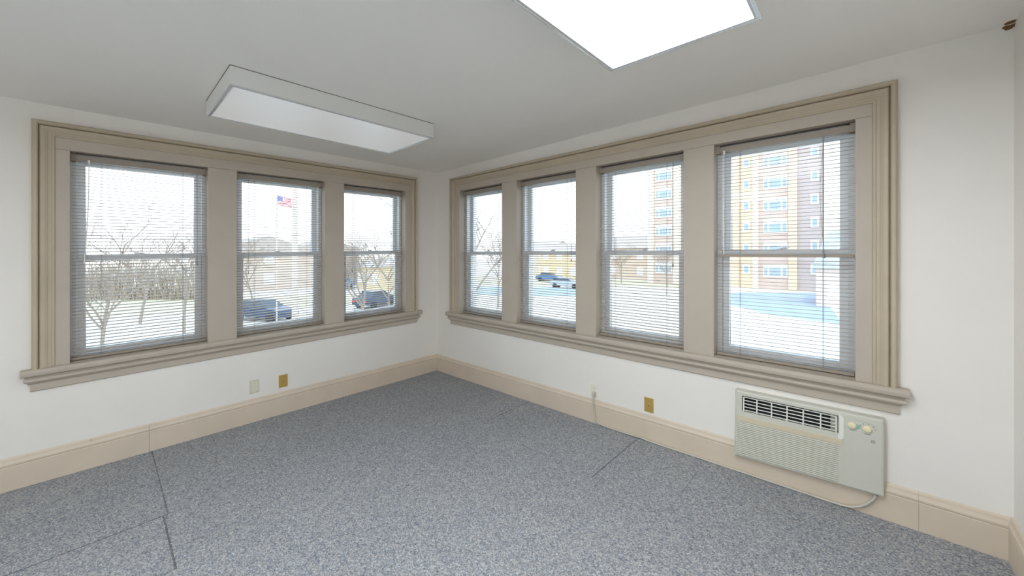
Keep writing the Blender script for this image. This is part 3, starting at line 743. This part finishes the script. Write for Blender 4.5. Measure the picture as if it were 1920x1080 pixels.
# cars
def paintc(n, c): k = N(n); k.bsdf(c, .25, metal=.3); return k.m
CARS = {'dark blue': paintc('dark_blue_car_paint', (.03, .05, .10, 1)), 'black': paintc('black_car_paint', (.02, .02, .025, 1)), 'blue': paintc('blue_car_paint', (.08, .16, .32, 1)), 'silver': paintc('silver_car_paint', (.45, .5, .55, 1))}
TYRE = paint('tyre_rubber', (.02, .02, .02, 1), .8, .1, 5, .1)
CARGL = N('car_glass'); CARGL.bsdf((.03, .05, .07, 1), .08); CARGL = CARGL.m
LAMPR = paint('red_tail_lamp', (.75, .05, .04, 1), .3, .05, 5, .02)
def car(px, py, heading, colour, label):
    Z = 709.9 * (CAMP.z - GZ) / (py - 472.3); p = at(px, Z, GZ)
    r = empty('car', p, label=label, category='car')
    R = Matrix.Rotation(heading, 4, 'Z')
    def f(q): v = R @ Vector(q); return (p[0] + v.x, p[1] + v.y, p[2] + v.z)
    b = MB(f); side = [(-2.2, .35), (-2.25, .8), (-2.1, .95), (-1.5, 1.0), (1.0, .98), (2.05, .85), (2.25, .6), (2.2, .32)]
    b.sweep([[(x, y * (.96 if abs(y) > .85 else 1), z) for x, z in side] for y in (-.88, -.8, .8, .88)]); b.build('body', CARS[colour], r, bevel=.06)
    c_ = MB(f); cab = [(-1.7, .98), (-1.15, 1.42), (.25, 1.45), (1.0, .98)]
    c_.sweep([[(x, y * (1 if z < 1.2 else .85), z) for x, z in cab] for y in (-.78, .78)]); c_.build('windows', CARGL, r)
    t_ = MB(f); t_.box((-1.2, -.64, 1.41), (.25, .64, 1.47)); t_.build('roof', CARS[colour], r)
    for x in (-1.4, 1.35):
        for y in (-.9, .7):
            w_ = MB(f); w_.disc((x, y, .33), (0, 1, 0), .33, .2, 18); w_.build('wheel', TYRE, r)
    for y in (-.75, .45):
        w_ = MB(f); w_.box((-2.29, y, .65), (-2.22, y + .3, .82)); w_.build('tail_lamp', LAMPR, r)
car(496, 600, .5, 'dark blue', 'dark blue car parked low in the middle left wall window')
car(462, 530, .4, 'blue', 'blue car further off in the middle left wall window')
car(706, 574, 2.0, 'dark blue', 'dark car with red tail lamps low in the left wall window nearest the corner')
car(655, 540, 2.3, 'blue', 'small blue car at the left edge of the left wall window nearest the corner')
car(1062, 540, .3, 'silver', 'silver car on the street in the second back wall window')
car(1030, 527, .3, 'blue', 'blue car further along the street in the second back wall window')

# bare trees
def tree(px, Z, h, label, seed, dens=1.0, leaf=False):
    p = Vector(at(px, Z, GZ)); rnd = random.Random(seed)
    r = empty('bare_tree', p, label=label, category='tree')
    tr = MB(); tw = MB()
    def grow(o, d, L, rad, lev):
        n = 3; pts = [o]; q = o.copy(); dd = d.copy()
        for i in range(n):
            dd = (dd + Vector((rnd.uniform(-.14, .14), rnd.uniform(-.14, .14), rnd.uniform(0, .10)))).normalized(); q = q + dd * L / n; pts.append(q.copy())
        (tr if lev < 2 else tw).tube(pts, [rad * (1 - .45 * i / n) for i in range(n + 1)], 6 if lev < 2 else 3)
        if lev >= 4: return
        nb = [6, 5, 5, 4][lev]
        for i in range(nb):
            t = rnd.uniform(.45, 1.0) if i < nb - 1 else 1.0; k_ = min(n - 1, int(t * n)); s0 = pts[k_].lerp(pts[k_ + 1], t * n - k_) if k_ < n else pts[-1]
            a_ = rnd.uniform(0, 6.28); side = Vector((math.cos(a_), math.sin(a_), rnd.uniform(-.1, .35)))
            grow(s0, (dd * .8 + side * .75).normalized(), L * rnd.uniform(.5, .72), rad * .5, lev + 1)
    grow(p, Vector((0, 0, 1)), h * .38, h * .010, 0)
    tr.build('trunk', BARK, r); tw.build('twigs', BARK, r)
tree(185, 16, 9, 'bare tree at the left in the leftmost window', 1)
tree(262, 26, 10, 'bare tree in the centre of the leftmost window', 2)
tree(345, 21, 9, 'bare tree at the right in the leftmost window', 3)
tree(475, 34, 9, 'bare tree in front of the long tan brick house', 4)
tree(672, 20, 9, 'bare tree at the left in the left wall window nearest the corner', 5)
tree(726, 26, 9, 'bare tree behind the small mustard building', 6)
tree(900, 18, 11, 'bare tree at the left in the back wall window nearest the corner', 7)
tree(934, 34, 10, 'bare tree at the right in the back wall window nearest the corner', 8)
tree(1165, 60, 9, 'bare tree left of the apartment tower in the third back wall window', 9)
tree(1250, 44, 8, 'bare tree in front of the tower edge in the third back wall window', 10)
# hedge bank of dry scrub behind the trees at the left
def scrub(px0, px1, Z, h, label, seed):
    rnd = random.Random(seed); a, c = Vector(at(px0, Z, GZ)), Vector(at(px1, Z, GZ)); m = MB()
    for i in range(900):
        t = rnd.random(); b0 = a.lerp(c, t) + Vector((rnd.uniform(-1.2, 1.2), rnd.uniform(-1.2, 1.2), 0)); hh = h * rnd.uniform(.5, 1)
        top = b0 + Vector((rnd.uniform(-.8, .8), rnd.uniform(-.8, .8), hh)); m.tube([b0, b0.lerp(top, .5) + Vector((rnd.uniform(-.2, .2), rnd.uniform(-.2, .2), 0)), top], [.03, .02, .006], 3)
    o = m.build('scrub', RUST, None, origin=tuple((a + c) / 2)); setp(o, label=label, category='shrubs', kind='stuff')
scrub(150, 400, 40, 5.2, 'brown leafless scrub along the yard edge in the leftmost window', 20)
scrub(640, 760, 66, 5.0, 'brown leafless scrub in the left wall window nearest the corner', 21)

# utility pole with flag
POLE = paint('cream_painted_pole', (.66, .59, .47, 1), .7, .05, 2, .05)
p = at(553, 22, GZ); pr_ = empty('utility_pole', p, label='cream utility pole at the right in the middle left wall window', category='pole')
m = MB(); m.tube([(p[0], p[1], GZ), (p[0], p[1], 6.2)], [.17, .13], 14); m.build('shaft', POLE, pr_)
m = MB(); dv = (math.cos(YAW), math.sin(YAW)); m.box((p[0] - .9, p[1] - .05, 5.3), (p[0] + .9, p[1] + .05, 5.42)); m.build('crossarm', POLE, pr_)
# flag on a slanted staff fixed to the pole
def flag():
    k = N('striped_flag_cloth'); uv = k.n('ShaderNodeUVMap'); s_ = k.n('ShaderNodeSeparateXYZ'); k.l(uv.outputs[0], s_.inputs[0]); U, V = s_.outputs[0], s_.outputs[1]
    st = k.math('LESS_THAN', k.math('MODULO', k.math('MULTIPLY', V, 13), 2.0), 1.0)
    c = k.mix(st, (.8, .8, .8, 1), (.55, .03, .05, 1))
    inb = k.math('MULTIPLY', k.math('LESS_THAN', U, .4), k.math('GREATER_THAN', V, 6 / 13))
    vo = k.n('ShaderNodeTexVoronoi'); vo.inputs['Scale'].default_value = 14; vo.inputs['Randomness'].default_value = 0; k.l(uv.outputs[0], vo.inputs['Vector'])
    star = k.math('LESS_THAN', vo.outputs['Distance'], .25)
    c = k.mix(inb, c, k.mix(star, (.03, .05, .22, 1), (.8, .8, .8, 1))); k.bsdf(c, .8)
    p = at(519, 21.5, 0); e = (math.cos(YAW), math.sin(YAW))
    r = empty('flag', (p[0], p[1], 3.6), label='small flag with blue canton and red stripes left of the utility pole', category='flag')
    bm = bmesh.new(); n, mm = 16, 8; uvl = bm.loops.layers.uv.new('UVMap'); W_, H_ = .85, .52
    g = [[[None] * 2 for _ in range(mm + 1)] for _ in range(n + 1)]
    for i in range(n + 1):
        for j in range(mm + 1):
            u = i / n; v = j / mm; off = .05 * math.sin(u * 9 + v) * u
            for s2 in (0, 1):
                g[i][j][s2] = bm.verts.new((p[0] + e[0] * u * W_ - e[1] * (off + s2 * .004), p[1] + e[1] * u * W_ + e[0] * (off + s2 * .004), 4.15 + v * H_ - u * .18))
    for s2 in (0, 1):
        for i in range(n):
            for j in range(mm):
                f = bm.faces.new([g[i][j][s2], g[i + 1][j][s2], g[i + 1][j + 1][s2], g[i][j + 1][s2]])
                for lp, (a_, b_) in zip(f.loops, ((i, j), (i + 1, j), (i + 1, j + 1), (i, j + 1))): lp[uvl].uv = (a_ / n, b_ / mm)
    me = bpy.data.meshes.new('cloth'); bm.to_mesh(me); bm.free(); link('cloth', me, k.m, r)
    m = MB(); m.tube([(p[0], p[1], GZ), (p[0], p[1], 4.8)], .035, 8); m.build('staff', POLE, r)
flag()
